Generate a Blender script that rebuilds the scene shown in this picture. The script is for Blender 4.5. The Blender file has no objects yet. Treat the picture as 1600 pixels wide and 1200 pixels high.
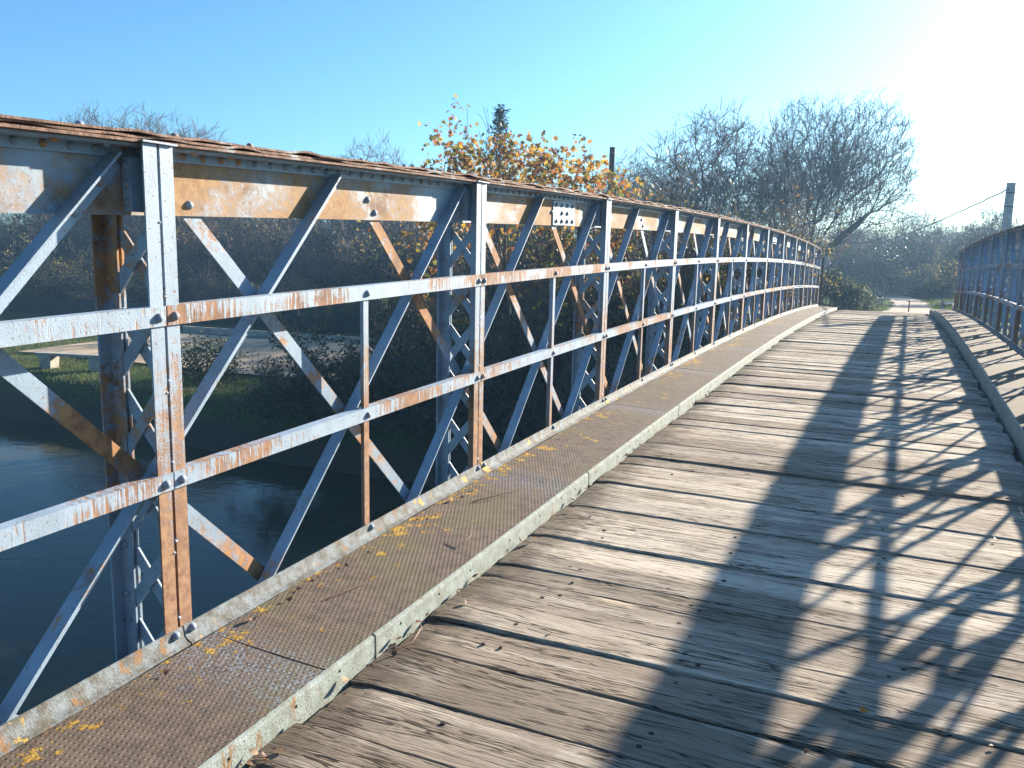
import bpy, math, random
import numpy as np
from mathutils import Vector, Matrix

sc = bpy.context.scene
C = sc.collection

# ------------------------------------------------------------------ camera (eye at the origin, bridge axis = +Y)
YAW, PITCH, ROLL, FPX = 0.4294, -0.1591, 0.0219, 1297.34
fw = Vector((-math.sin(YAW)*math.cos(PITCH), math.cos(YAW)*math.cos(PITCH), math.sin(PITCH)))
r0 = Vector((math.cos(YAW), math.sin(YAW), 0)); u0 = r0.cross(fw)
ri = r0*math.cos(ROLL) + u0*math.sin(ROLL); up = u0*math.cos(ROLL) - r0*math.sin(ROLL)
cam = bpy.data.cameras.new('camera'); co = bpy.data.objects.new('camera', cam); C.objects.link(co)
cam.sensor_width = 36; cam.lens = 36*FPX/1600; cam.clip_start = .05; cam.clip_end = 4000
co.matrix_world = Matrix(((ri.x, up.x, -fw.x, 0), (ri.y, up.y, -fw.y, 0), (ri.z, up.z, -fw.z, 0), (0, 0, 0, 1)))
sc.camera = co

# ------------------------------------------------------------------ sky, sun, exposure
SUN = Vector((1.13, 2.72, 1.0)).normalized()          # towards the sun
EL = math.asin(SUN.z); AZ = math.atan2(SUN.x, SUN.y)  # azimuth clockwise from +Y
w = bpy.data.worlds.new('World'); sc.world = w; w.use_nodes = True
wn = w.node_tree; bg = wn.nodes['Background']
sky = wn.nodes.new('ShaderNodeTexSky'); sky.sky_type = 'NISHITA'; sky.sun_disc = False
sky.sun_elevation = EL; sky.sun_rotation = AZ; sky.altitude = 100; sky.air_density = 1.0; sky.dust_density = 1.2; sky.ozone_density = 6.0
tint = wn.nodes.new('ShaderNodeMix'); tint.data_type = 'RGBA'; tint.blend_type = 'MULTIPLY'; tint.inputs[0].default_value = 1; tint.inputs[7].default_value = (.75, 1.02, 1.02, 1)   # the phone's cool white balance, the same all over the sky
wn.links.new(sky.outputs[0], tint.inputs[6]); wn.links.new(tint.outputs[2], bg.inputs[0]); bg.inputs[1].default_value = .066
sl = bpy.data.lights.new('sun', 'SUN'); sl.energy = 5.0; sl.angle = math.radians(.53); sl.color = (1, .885, .72)
so = bpy.data.objects.new('sun', sl); C.objects.link(so); so.rotation_euler = (-SUN).to_track_quat('-Z', 'Y').to_euler()
so.location = (20, 40, 30)
vs = sc.view_settings; vs.view_transform = 'Standard'; vs.look = 'None'; vs.exposure = 1.8; vs.gamma = 1; vs.use_curve_mapping = False

# ------------------------------------------------------------------ helpers
S1, C2 = .0374, .0027
def prof(y):
    y = min(y, 32.0)
    return S1*y - .5*C2*y*y                           # camber of the bridge
def tag(o, label=None, cat=None, group=None, kind=None):
    if label: o['label'] = label
    if cat: o['category'] = cat
    if group: o['group'] = group
    if kind: o['kind'] = kind
    return o
def link(name, data, parent=None, loc=None):
    o = bpy.data.objects.new(name, data); C.objects.link(o)
    if parent: o.parent = parent
    if loc is not None: o.location = loc
    return o
def empty(name, loc=(0, 0, 0)):
    o = link(name, None, None, loc); o.empty_display_size = .2; return o

class MB:
    def __init__(s): s.v = []; s.f = []; s.sm = []
    def add(s, vs, fs, smooth=False):
        b = len(s.v); s.v += [tuple(p) for p in vs]
        s.f += [tuple(b+i for i in f) for f in fs]; s.sm += [smooth]*len(fs)
    def hexa(s, p):   # 8 corner points, bottom ring then top ring
        s.add(p, [(3, 2, 1, 0), (4, 5, 6, 7), (0, 1, 5, 4), (1, 2, 6, 5), (2, 3, 7, 6), (3, 0, 4, 7)])
    def box(s, x0, x1, y0, y1, z0, z1, sh=0.0):       # sh: shear z with y
        x0, x1 = min(x0, x1), max(x0, x1)
        a, b = sh*y0, sh*y1
        s.hexa([(x0, y0, z0+a), (x1, y0, z0+a), (x1, y1, z0+b), (x0, y1, z0+b), (x0, y0, z1+a), (x1, y0, z1+a), (x1, y1, z1+b), (x0, y1, z1+b)])
    def sweep(s, rings, cap=True, smooth=False):      # rings: list of equal-length point loops
        n = len(rings[0]); b = len(s.v)
        for r in rings: s.v += [tuple(p) for p in r]
        for k in range(len(rings)-1):
            for i in range(n):
                j = (i+1) % n
                s.f.append((b+k*n+i, b+k*n+j, b+(k+1)*n+j, b+(k+1)*n+i)); s.sm.append(smooth)
        if cap:
            s.f.append(tuple(b+i for i in reversed(range(n)))); s.f.append(tuple(b+(len(rings)-1)*n+i for i in range(n))); s.sm += [False]*2
    def along(s, prof2, ys, f=None):                  # (x,z) profile swept along y
        s.sweep([[(x, y, z+(f(y) if f else 0)) for x, z in prof2] for y in ys])
    def tube(s, pts, rad, n=6, cap=True):
        pts = [Vector(p) for p in pts]; rings = []
        for i, p in enumerate(pts):
            d = (pts[min(i+1, len(pts)-1)]-pts[max(i-1, 0)])
            if d.length < 1e-7: d = Vector((0, 0, 1))
            d.normalize(); a = d.cross(Vector((0, 0, 1)) if abs(d.z) < .9 else Vector((1, 0, 0))).normalized(); c = d.cross(a)
            rr = rad[i] if hasattr(rad, '__len__') else rad
            rings.append([p+a*math.cos(2*math.pi*k/n)*rr+c*math.sin(2*math.pi*k/n)*rr for k in range(n)])
        s.sweep(rings, cap, True)
    def dome(s, c, ax, r, h, n=10):                   # rivet head on point c, pointing along ax
        ax = Vector(ax).normalized(); a = ax.cross(Vector((0, 0, 1)) if abs(ax.z) < .9 else Vector((1, 0, 0))).normalized(); b = ax.cross(a); c = Vector(c)
        rings = [[c+ax*(h*t)+(a*math.cos(2*math.pi*k/n)+b*math.sin(2*math.pi*k/n))*r*q for k in range(n)] for t, q in ((-.3, 1), (.25, .96), (.7, .72), (.93, .4), (1, .12))]
        s.sweep(rings, True, True)
    def mesh(s, name, mat):
        m = bpy.data.meshes.new(name); m.from_pydata(s.v, [], s.f)
        m.polygons.foreach_set('use_smooth', s.sm); m.materials.append(mat); m.update()
        if any(s.sm) and len(s.f) < 3000: m.set_sharp_from_angle(angle=math.radians(38))
        return m
    def build(s, name, mat, parent=None, loc=None): return link(name, s.mesh(name, mat), parent, loc)

class NT:
    def __init__(s, name):
        s.m = bpy.data.materials.new(name); s.m.use_nodes = True; s.t = s.m.node_tree; s.t.nodes.clear()
        s.out = s.t.nodes.new('ShaderNodeOutputMaterial')
    def n(s, ty, ins=None, **at):
        nd = s.t.nodes.new('ShaderNode'+ty)
        for k, v in at.items(): setattr(nd, k, v)
        for k, v in (ins or {}).items():
            i = nd.inputs[k]
            if isinstance(v, bpy.types.NodeSocket): s.t.links.new(v, i)
            elif hasattr(i.default_value, '__len__') and hasattr(v, '__len__') and len(v) == 3 and len(i.default_value) == 4: i.default_value = (*v, 1)
            else: i.default_value = v
        return nd
    def math(s, op, a, b=0., c=None, clamp=False):
        d = {0: a, 1: b}
        if c is not None: d[2] = c
        return s.n('Math', d, operation=op, use_clamp=clamp).outputs[0]
    def pos(s): return s.n('NewGeometry').outputs['Position']
    def scl(s, v, sc3, loc=(0, 0, 0)): return s.n('Mapping', {'Vector': v, 'Scale': sc3, 'Location': loc}).outputs[0]
    def noise(s, v, scale, det=4., rough=.55, dist=0.): return s.n('TexNoise', {'Vector': v, 'Scale': scale, 'Detail': det, 'Roughness': rough, 'Distortion': dist}).outputs[0]
    def ramp(s, x, a, b, lo=0., hi=1.): return s.n('MapRange', {0: x, 1: a, 2: b, 3: lo, 4: hi}, interpolation_type='SMOOTHSTEP').outputs[0]
    def mix(s, f, a, b):
        nd = s.t.nodes.new('ShaderNodeMix'); nd.data_type = 'RGBA'
        for idx, v in ((0, f), (6, a), (7, b)):
            i = nd.inputs[idx]
            if isinstance(v, bpy.types.NodeSocket): s.t.links.new(v, i)
            else: i.default_value = v if idx == 0 else (*v[:3], 1)
        return nd.outputs[2]
    def bump(s, h, st=.3, d=.01): return s.n('Bump', {'Height': h, 'Strength': st, 'Distance': d}).outputs[0]
    def done(s, col, rough=.7, nrm=None, spec=.3, **kw):
        p = s.n('BsdfPrincipled', {'Base Color': col, 'Roughness': rough, 'Specular IOR Level': spec, **kw})
        if nrm is not None: s.t.links.new(nrm, p.inputs['Normal'])
        s.t.links.new(p.outputs[0], s.out.inputs[0]); return s.m

def xyz(g, v):
    nd = g.n('SeparateXYZ', {0: v}); return nd.outputs[0], nd.outputs[1], nd.outputs[2]

# ------------------------------------------------------------------ steel paints
PAINT = (.255, .34, .435)
def steel(name, mode, amount=.5, paint=PAINT):
    g = NT(name); p = g.pos(); x, y, z = xyz(g, p)
    oi = g.n('ObjectInfo').outputs['Random']
    fine = g.noise(p, 130, 3, .6); mid = g.noise(p, 28, 5, .65)
    if mode == 'web':
        big = g.noise(g.scl(p, (1, 1.1, 2.2)), 1.5, 4, .6, .3)
        m = g.math('ADD', g.math('MULTIPLY', big, 1.0), g.math('MULTIPLY', mid, .35))
        m = g.math('ADD', m, g.math('MULTIPLY', fine, .30)); m = g.math('SUBTRACT', m, .06); lit_bay = g.math('FRACT', g.math('ADD', g.math('DIVIDE', g.math('SUBTRACT', y, 2.096), 2.389), .10)); lit_bay = g.math('MULTIPLY', g.ramp(lit_bay, .08, .20), g.ramp(lit_bay, .84, .97, 1., 0.))  # rust, raised mid-bay to paint in the sunlit stretch between post shadows
        m = g.math('ADD', m, g.math('MULTIPLY', lit_bay, .13)); mask = g.ramp(m, .74-amount*.06, 1.0-amount*.06)
        rust = g.mix(g.ramp(mid, .35, .65), (.27, .15, .07), (.37, .235, .12)); rust = g.mix(g.ramp(big, .62, .8), rust, (.20, .13, .10))
    elif mode == 'rail':
        st = g.noise(g.scl(p, (40, 75, 7)), 1., 4, .6); big = g.noise(p, 2.3, 3, .6)
        m = g.math('ADD', g.math('MULTIPLY', st, .55), g.math('MULTIPLY', big, .85)); m = g.math('ADD', m, g.math('ADD', g.math('MULTIPLY', mid, .25), g.math('MULTIPLY', fine, .12)))
        m = g.math('ADD', m, g.math('MULTIPLY', g.math('SUBTRACT', oi, .5), .10)); mask = g.ramp(m, .935-amount*.1, 1.05-amount*.1)
        rust = g.mix(g.ramp(mid, .3, .7), (.18, .09, .052), (.35, .20, .115))
    elif mode == 'post':
        big = g.noise(g.scl(p, (1, 1, .6)), 2.6, 4, .6)
        hz = g.ramp(z, -1.2, .2, .17, -.16)                 # rust has crept up from the foot of the post
        m = g.math('ADD', g.math('ADD', g.math('MULTIPLY', big, .55), g.math('MULTIPLY', mid, .5)), g.math('ADD', g.math('MULTIPLY', fine, .42), hz))
        m = g.math('ADD', m, g.math('MULTIPLY', oi, .06)); m = g.math('ADD', m, g.math('MULTIPLY', g.math('SUBTRACT', g.noise(g.scl(p, (45, 45, 2.2)), 1., 3, .6), .5), .45)); mask = g.ramp(m, .74-amount*.12, .93-amount*.12)
        rust = g.mix(g.ramp(mid, .3, .7), (.20, .10, .058), (.36, .215, .125))
    else:
        big = g.noise(p, 1.7, 4, .6, .4)
        m = g.math('ADD', g.math('ADD', g.math('MULTIPLY', big, .8), g.math('MULTIPLY', mid, .35)), g.math('MULTIPLY', fine, .15))
        m = g.math('ADD', m, g.math('MULTIPLY', oi, .10)); mask = g.ramp(m, .78-amount*.2, .90-amount*.2)
        rust = g.mix(g.ramp(mid, .3, .7), (.20, .095, .05), (.43, .23, .10))
    spots = g.ramp(g.noise(p, 75, 2, .5), .66, .70)
    pc = g.mix(g.ramp(g.noise(p, 9, 4, .6), .35, .7), paint, tuple(c*.82 for c in paint))
    col = g.mix(g.math('MULTIPLY', spots, .8), pc, (.17, .085, .05)); rust = g.mix(g.math('MULTIPLY', g.ramp(g.noise(p, 7, 6, .7), .52, .68), .7), rust, (.115, .06, .04)); rust = g.mix(g.math('MULTIPLY', g.ramp(fine, .58, .7), .45), rust, tuple(c*.8 for c in paint))
    col = g.mix(mask, col, rust)
    h = g.math('ADD', g.math('MULTIPLY', fine, .6), g.math('MULTIPLY', mask, -.4))
    return g.done(col, g.ramp(mask, 0, 1, .5, .85), g.bump(h, .5, .004), .35)

M = {}
M['web'] = steel('chord_paint', 'web', .9)
M['angle'] = steel('angle_paint', 'diag', .1)
M['rail'] = steel('rail_paint', 'rail', .55, (.305, .385, .475))
M['post'] = steel('post_paint', 'post', .35, (.285, .36, .45))
M['diag'] = steel('diagonal_paint', 'diag', .22)
M['flat'] = steel('flat_bar_paint', 'diag', .78)
M['outer'] = steel('outer_post_paint', 'diag', .24)
M['stanchion'] = steel('stanchion_paint', 'post', .12, (.285, .36, .45))
M['rivet'] = steel('rivet_paint', 'diag', .3, (.22, .28, .35))
def mat_cover():
    g = NT('cover_rust'); p = g.pos(); mid = g.noise(p, 22, 6, .7); fine = g.noise(p, 160, 2)
    col = g.mix(g.ramp(mid, .35, .65), (.13, .075, .055), (.26, .16, .12)); col = g.mix(g.ramp(g.noise(p, 6, 4), .55, .68), col, (.36, .34, .34))
    return g.done(col, .85, g.bump(g.math('ADD', mid, g.math('MULTIPLY', fine, .3)), .7, .012))
M['cover'] = mat_cover()
def mat_tread():
    g = NT('tread_plate'); p = g.pos(); x, y, z = xyz(g, p)
    # staggered raised bars, 14 mm apart, lying along the walkway
    row = g.math('FLOOR', g.math('DIVIDE', x, .0105)); odd = g.math('MODULO', g.math('ABSOLUTE', row), 2.)
    sx = g.math('SINE', g.math('MULTIPLY', x, math.pi/.0105)); sx = g.math('ABSOLUTE', sx)
    sy = g.math('SINE', g.math('ADD', g.math('MULTIPLY', y, 2*math.pi/.046), g.math('MULTIPLY', odd, math.pi)))
    rib = g.math('MULTIPLY', g.ramp(sx, .45, .9), g.ramp(sy, -.15, .5))
    big = g.noise(p, 2.2, 5, .6); mid = g.noise(p, 18, 5, .65); fine = g.noise(p, 90, 3)
    col = g.mix(g.ramp(mid, .3, .7), (.09, .066, .052), (.165, .122, .095))
    col = g.mix(g.math('MULTIPLY', g.ramp(big, .48, .68), .75), col, (.13, .115, .06))             # moss film
    # paint left over near the sheet ends
    ye = g.math('ABSOLUTE', g.math('SUBTRACT', g.math('FRACT', g.math('ADD', g.math('DIVIDE', g.math('SUBTRACT', y, 2.1), 2.389), .5)), .5))
    wr = g.math('MULTIPLY', g.ramp(g.math('ADD', ye, g.math('MULTIPLY', mid, .30)), .13, .27, 1., 0.), g.ramp(fine, .46, .60))
    col = g.mix(g.math('MULTIPLY', wr, .65), col, (.25, .30, .36))
    col = g.mix(g.math('MULTIPLY', rib, .2), col, (.28, .24, .21))
    ln = g.noise(p, 13, 7, .72); lw = g.noise(g.scl(p, (1.6, .9, 1)), 1.7, 3, .5)
    edge = g.ramp(x, -2.22, -1.75, 0., .10)
    thr = g.math('ADD', g.math('SUBTRACT', .612, g.math('MULTIPLY', g.ramp(lw, .40, .66), .11)), edge)
    li = g.math('MULTIPLY', g.ramp(g.math('SUBTRACT', ln, thr), -.012, .018), g.ramp(fine, .30, .46)); li = g.math('MULTIPLY', li, g.math('LESS_THAN', x, 0.))
    col = g.mix(li, col, g.mix(g.ramp(mid, .3, .7), (.36, .19, .03), (.46, .30, .06)))
    h = g.math('ADD', g.math('MULTIPLY', rib, 1.), g.math('ADD', g.math('MULTIPLY', mid, .4), g.math('MULTIPLY', li, .8)))
    return g.done(col, .85, g.bump(h, .9, .004), .2)
M['tread'] = mat_tread()
def mat_kerb(name, a, b, lich):
    g = NT(name); p = g.pos(); mid = g.noise(p, 16, 6, .7); fine = g.noise(p, 140, 3, .6)
    col = g.mix(g.ramp(mid, .35, .65), a, b); col = g.mix(g.ramp(g.noise(g.scl(p, (9, 9, 2)), 2.2, 5, .65), .58, .68), col, (.24, .13, .06))
    col = g.mix(g.ramp(fine, .62, .70), col, (.07, .065, .06))
    if lich: col = g.mix(g.math('MULTIPLY', g.ramp(g.noise(p, 7, 5, .6), .62, .66), g.ramp(fine, .4, .5)), col, (.52, .34, .06))
    return g.done(col, .8, g.bump(g.math('ADD', mid, g.math('MULTIPLY', fine, .7)), .6, .006))
M['kerb'] = mat_kerb('kerb_paint', (.30, .345, .33), (.22, .24, .21), False)
M['edge'] = mat_kerb('edge_paint', (.215, .245, .265), (.115, .105, .085), True)

# ------------------------------------------------------------------ wood
def mat_wood():
    g = NT('weathered_plank'); oi = g.n('ObjectInfo'); rnd = oi.outputs['Random']
    p = g.n('VectorMath', {0: g.pos(), 1: g.n('CombineXYZ', {0: g.math('MULTIPLY', rnd, 37.), 2: g.math('MULTIPLY', rnd, 11.)}).outputs[0]}, operation='ADD').outputs[0]
    warp = g.noise(g.scl(p, (1.2, 5, 5)), 1., 3, .5)
    pw = g.n('VectorMath', {0: p, 1: g.n('CombineXYZ', {1: g.math('MULTIPLY', g.math('SUBTRACT', warp, .5), .10)}).outputs[0]}, operation='ADD').outputs[0]
    gr = g.noise(g.scl(pw, (4.2, 95, 60)), 1., 6, .7); gr2 = g.noise(g.scl(pw, (13, 240, 160)), 1., 3, .65)
    blot = g.noise(g.scl(p, (1.1, 3.2, 3)), 1.3, 4, .6)
    # checks: thin dark splits that follow the grain
    ck = g.math('ABSOLUTE', g.math('SUBTRACT', g.noise(g.scl(pw, (.9, 15, 15)), 1., 4, .6), .5))
    on = g.ramp(g.noise(g.scl(p, (1.6, 5, 5)), 1.1, 3), .36, .50)
    split = g.math('MULTIPLY', g.ramp(ck, .004, .016, 1., 0.), on)
    ck2 = g.math('ABSOLUTE', g.math('SUBTRACT', g.noise(g.scl(pw, (1.3, 48, 48)), 1., 2, .5), .5))
    split2 = g.math('MULTIPLY', g.ramp(ck2, .006, .026, 1., 0.), g.ramp(g.noise(g.scl(p, (2, 6, 6)), 1.7, 3), .38, .56))
    sp = g.math('MAXIMUM', split, g.math('MULTIPLY', split2, .8))
    base = g.mix(rnd, (.31, .25, .195), (.68, .595, .485))
    rr = g.math('FRACT', g.math('MULTIPLY', rnd, 7.31)); base = g.mix(g.math('MULTIPLY', g.ramp(rr, .35, .9), .6), base, (.33, .29, .245)); base = g.mix(g.math('MULTIPLY', g.math('GREATER_THAN', g.math('FRACT', g.math('MULTIPLY', rnd, 17.7)), .82), .55), base, (.70, .63, .53)); base = g.mix(g.math('MULTIPLY', g.math('LESS_THAN', g.math('FRACT', g.math('MULTIPLY', rnd, 29.3)), .16), .6), base, (.165, .13, .10))
    base = g.mix(g.math('MULTIPLY', g.ramp(blot, .45, .75), .6), base, (.19, .15, .115))
    base = g.mix(g.math('MULTIPLY', g.ramp(g.noise(p, 2.3, 4, .6), .60, .72), .55), base, (.52, .47, .41))
    strip = g.noise(g.scl(p, (.28, 7.5, 3)), 1., 3, .5); base = g.mix(g.math('MULTIPLY', g.ramp(strip, .54, .66), .40), base, (.66, .585, .485)); base = g.mix(g.math('MULTIPLY', g.ramp(strip, .46, .36), .45), base, (.19, .15, .115))
    col = g.mix(g.math('MULTIPLY', g.ramp(gr, .48, .72), .55), base, (.15, .115, .085)); col = g.mix(g.math('MULTIPLY', g.ramp(gr2, .48, .66), .5), col, (.10, .08, .06))
    wx = xyz(g, g.pos())[0]; dn = g.noise(g.pos(), 6.5, 5, .65); dirt = g.ramp(g.math('ADD', wx, g.math('MULTIPLY', dn, -.55)), -1.93, -1.60, .8, 0.)
    col = g.mix(dirt, col, (.085, .066, .05))
    col = g.mix(g.math('MULTIPLY', sp, .92), col, (.022, .018, .014))
    h = g.math('SUBTRACT', g.math('ADD', g.math('MULTIPLY', gr, -.7), g.math('MULTIPLY', gr2, -.35)), g.math('MULTIPLY', sp, 1.6))
    return g.done(col, .88, g.bump(h, .8, .006), .15)
M['wood'] = mat_wood()
def plain(name, col, col2=None, scale=8., rough=.8, bump=.3, dist=.01, det=5):
    g = NT(name); p = g.pos(); n = g.noise(p, scale, det, .6)
    return g.done(g.mix(g.ramp(n, .35, .65), col, col2 or tuple(c*.7 for c in col)), rough, g.bump(n, bump, dist), .25)
M['dark_steel'] = plain('dark_beam', (.05, .05, .055), None, 10)
M['nail'] = plain('nail_rust', (.035, .022, .016), None, 90, .7)

# ------------------------------------------------------------------ terrain and water
def sstep(a, b, t):
    t = min(max((t-a)/(b-a), 0), 1); return t*t*(3-2*t)
_rn = np.random.RandomState(3)
_w = [(_rn.uniform(.05, .5), _rn.uniform(.05, .5), _rn.uniform(0, 6.28)) for _ in range(10)]
def rough(x, y): return sum(math.sin(a*x+b*y+c) for a, b, c in _w)/10
def ground(x, y):
    emb = 1-sstep(3.4, 11, abs(x+.3))                           # causeway the path runs on
    low = -4.75+.5*sstep(22, 40, y)+1.9*sstep(38, 75, y)
    top = -1.80-.50*sstep(29, 48, y)-.15*sstep(50, 90, y)
    far = low+(top-low)*emb+.18*rough(x, y)*(1-.8*emb)
    far += 9*sstep(130, 420, math.hypot(x, y))
    bank = sstep(16.4, 19.5+3*emb, y+.7*rough(x*1.7, y)-.02*x*0)
    bed = -7.3
    near = bed+(-2.0-bed)*(1-sstep(-14, -7, y))
    return near if y < 4 else bed+(far-bed)*bank
def axis_pts(lo, hi, c0, c1, fine, g):
    a = list(np.arange(c0, c1+1e-6, fine)); s = fine; t = c0
    while t > lo: s *= g; t -= s; a.insert(0, t)
    s = fine; t = a[-1]
    while t < hi: s *= g; t += s; a.append(t)
    return a
gx = axis_pts(-900, 900, -45, 14, .6, 1.18); gy = axis_pts(-300, 1600, 12, 60, .6, 1.18)
gm = MB(); nx = len(gx)
gm.v = [(x, y, ground(x, y)) for y in gy for x in gx]
gm.f = [(j*nx+i, j*nx+i+1, (j+1)*nx+i+1, (j+1)*nx+i) for j in range(len(gy)-1) for i in range(nx-1)]; gm.sm = [True]*len(gm.f)
def mat_ground():
    g = NT('ground_soil_grass'); p = g.pos(); x, y, z = xyz(g, p)
    n = g.noise(p, 1.2, 6, .65); f = g.noise(p, 14, 4, .7)
    grass = g.mix(g.ramp(f, .3, .7), (.035, .062, .016), (.085, .12, .035)); soil = g.mix(f, (.05, .04, .028), (.10, .08, .055))
    m = g.math('MULTIPLY', g.ramp(z, -5.6, -4.95), g.ramp(n, .64, .50))
    return g.done(g.mix(m, soil, grass), .95, g.bump(f, .8, .06), .1)
tag(gm.build('ground', mat_ground()), kind='structure')
def mat_water():
    g = NT('river_water'); p = g.pos()
    n1 = g.noise(g.scl(p, (1, 1.7, 1)), 2.2, 3, .5, .4); n2 = g.noise(g.scl(p, (1, 1.5, 1)), 9, 3, .5)
    return g.done((.055, .052, .028), .07, g.bump(g.math('ADD', n1, g.math('MULTIPLY', n2, .25)), .10, .06), .26, IOR=1.33)
wm = MB(); wm.add([(-400, -16, -6), (400, -16, -6), (400, 24, -6), (-400, 24, -6)], [(0, 1, 2, 3)])
tag(wm.build('water', mat_water()), kind='structure')
# sandy track beyond the bridge, its own sheet over the causeway
pm = MB(); ys = list(np.arange(27.9, 66, .7))
def trackx(y): return .45+.30*math.sin((y-28)*.06)-.02*max(y-46, 0)**1.6
def track_edge(y, s): return trackx(y)+s*(.80+.75*(1-sstep(28.4, 31, y))+.10*math.sin(y*1.7+s)+.06*math.sin(y*4.1))-(.35 if s < 0 else 0)*(1-sstep(28.4, 31, y))
pm.v = [(track_edge(y, -1)+(track_edge(y, 1)-track_edge(y, -1))*k/4, y, ground(track_edge(y, -1)+(track_edge(y, 1)-track_edge(y, -1))*k/4, y)+.05) for y in ys for k in range(5)]
pm.f = [(j*5+i, j*5+i+1, (j+1)*5+i+1, (j+1)*5+i) for j in range(len(ys)-1) for i in range(4)]; pm.sm = [True]*len(pm.f)
tag(pm.build('path', plain('sandy_track', (.31, .255, .21), (.23, .19, .155), 3.5, .95, .5, .03)), kind='structure')
# paved yard on the far bank
def yard_z(x, y): return ground(x, y)+.06
ym = MB(); yx = np.linspace(-33, -17.5, 14); yy = np.linspace(23.2, 31.5, 9)
ym.v = [(x, y+.25*(x+25)*.3, yard_z(x, y+.25*(x+25)*.3)+.03) for y in yy for x in yx]
ym.f = [(j*14+i, j*14+i+1, (j+1)*14+i+1, (j+1)*14+i) for j in range(8) for i in range(13)]; ym.sm = [True]*len(ym.f)
tag(ym.build('pavement', plain('pale_paving', (.44, .34, .23), (.33, .255, .175), 1.6, .9, .2)), kind='structure')

# ------------------------------------------------------------------ the trusses
L = 2.389; Y1 = 2.096; NP = list(range(0, 13))
def py(n): return Y1+(n-1)*L
ZT, ZR1, ZR2, ZB = .275, -.319, -.904, -1.45
def fine_ys(a, b, st): return list(np.linspace(a, b, max(2, int(round((b-a)/st))+1)))
def riv(name, ax, r, h, mat=None): m = MB(); m.dome((0, 0, 0), ax, r, h); return m.mesh(name, mat or M['rivet'])

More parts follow.
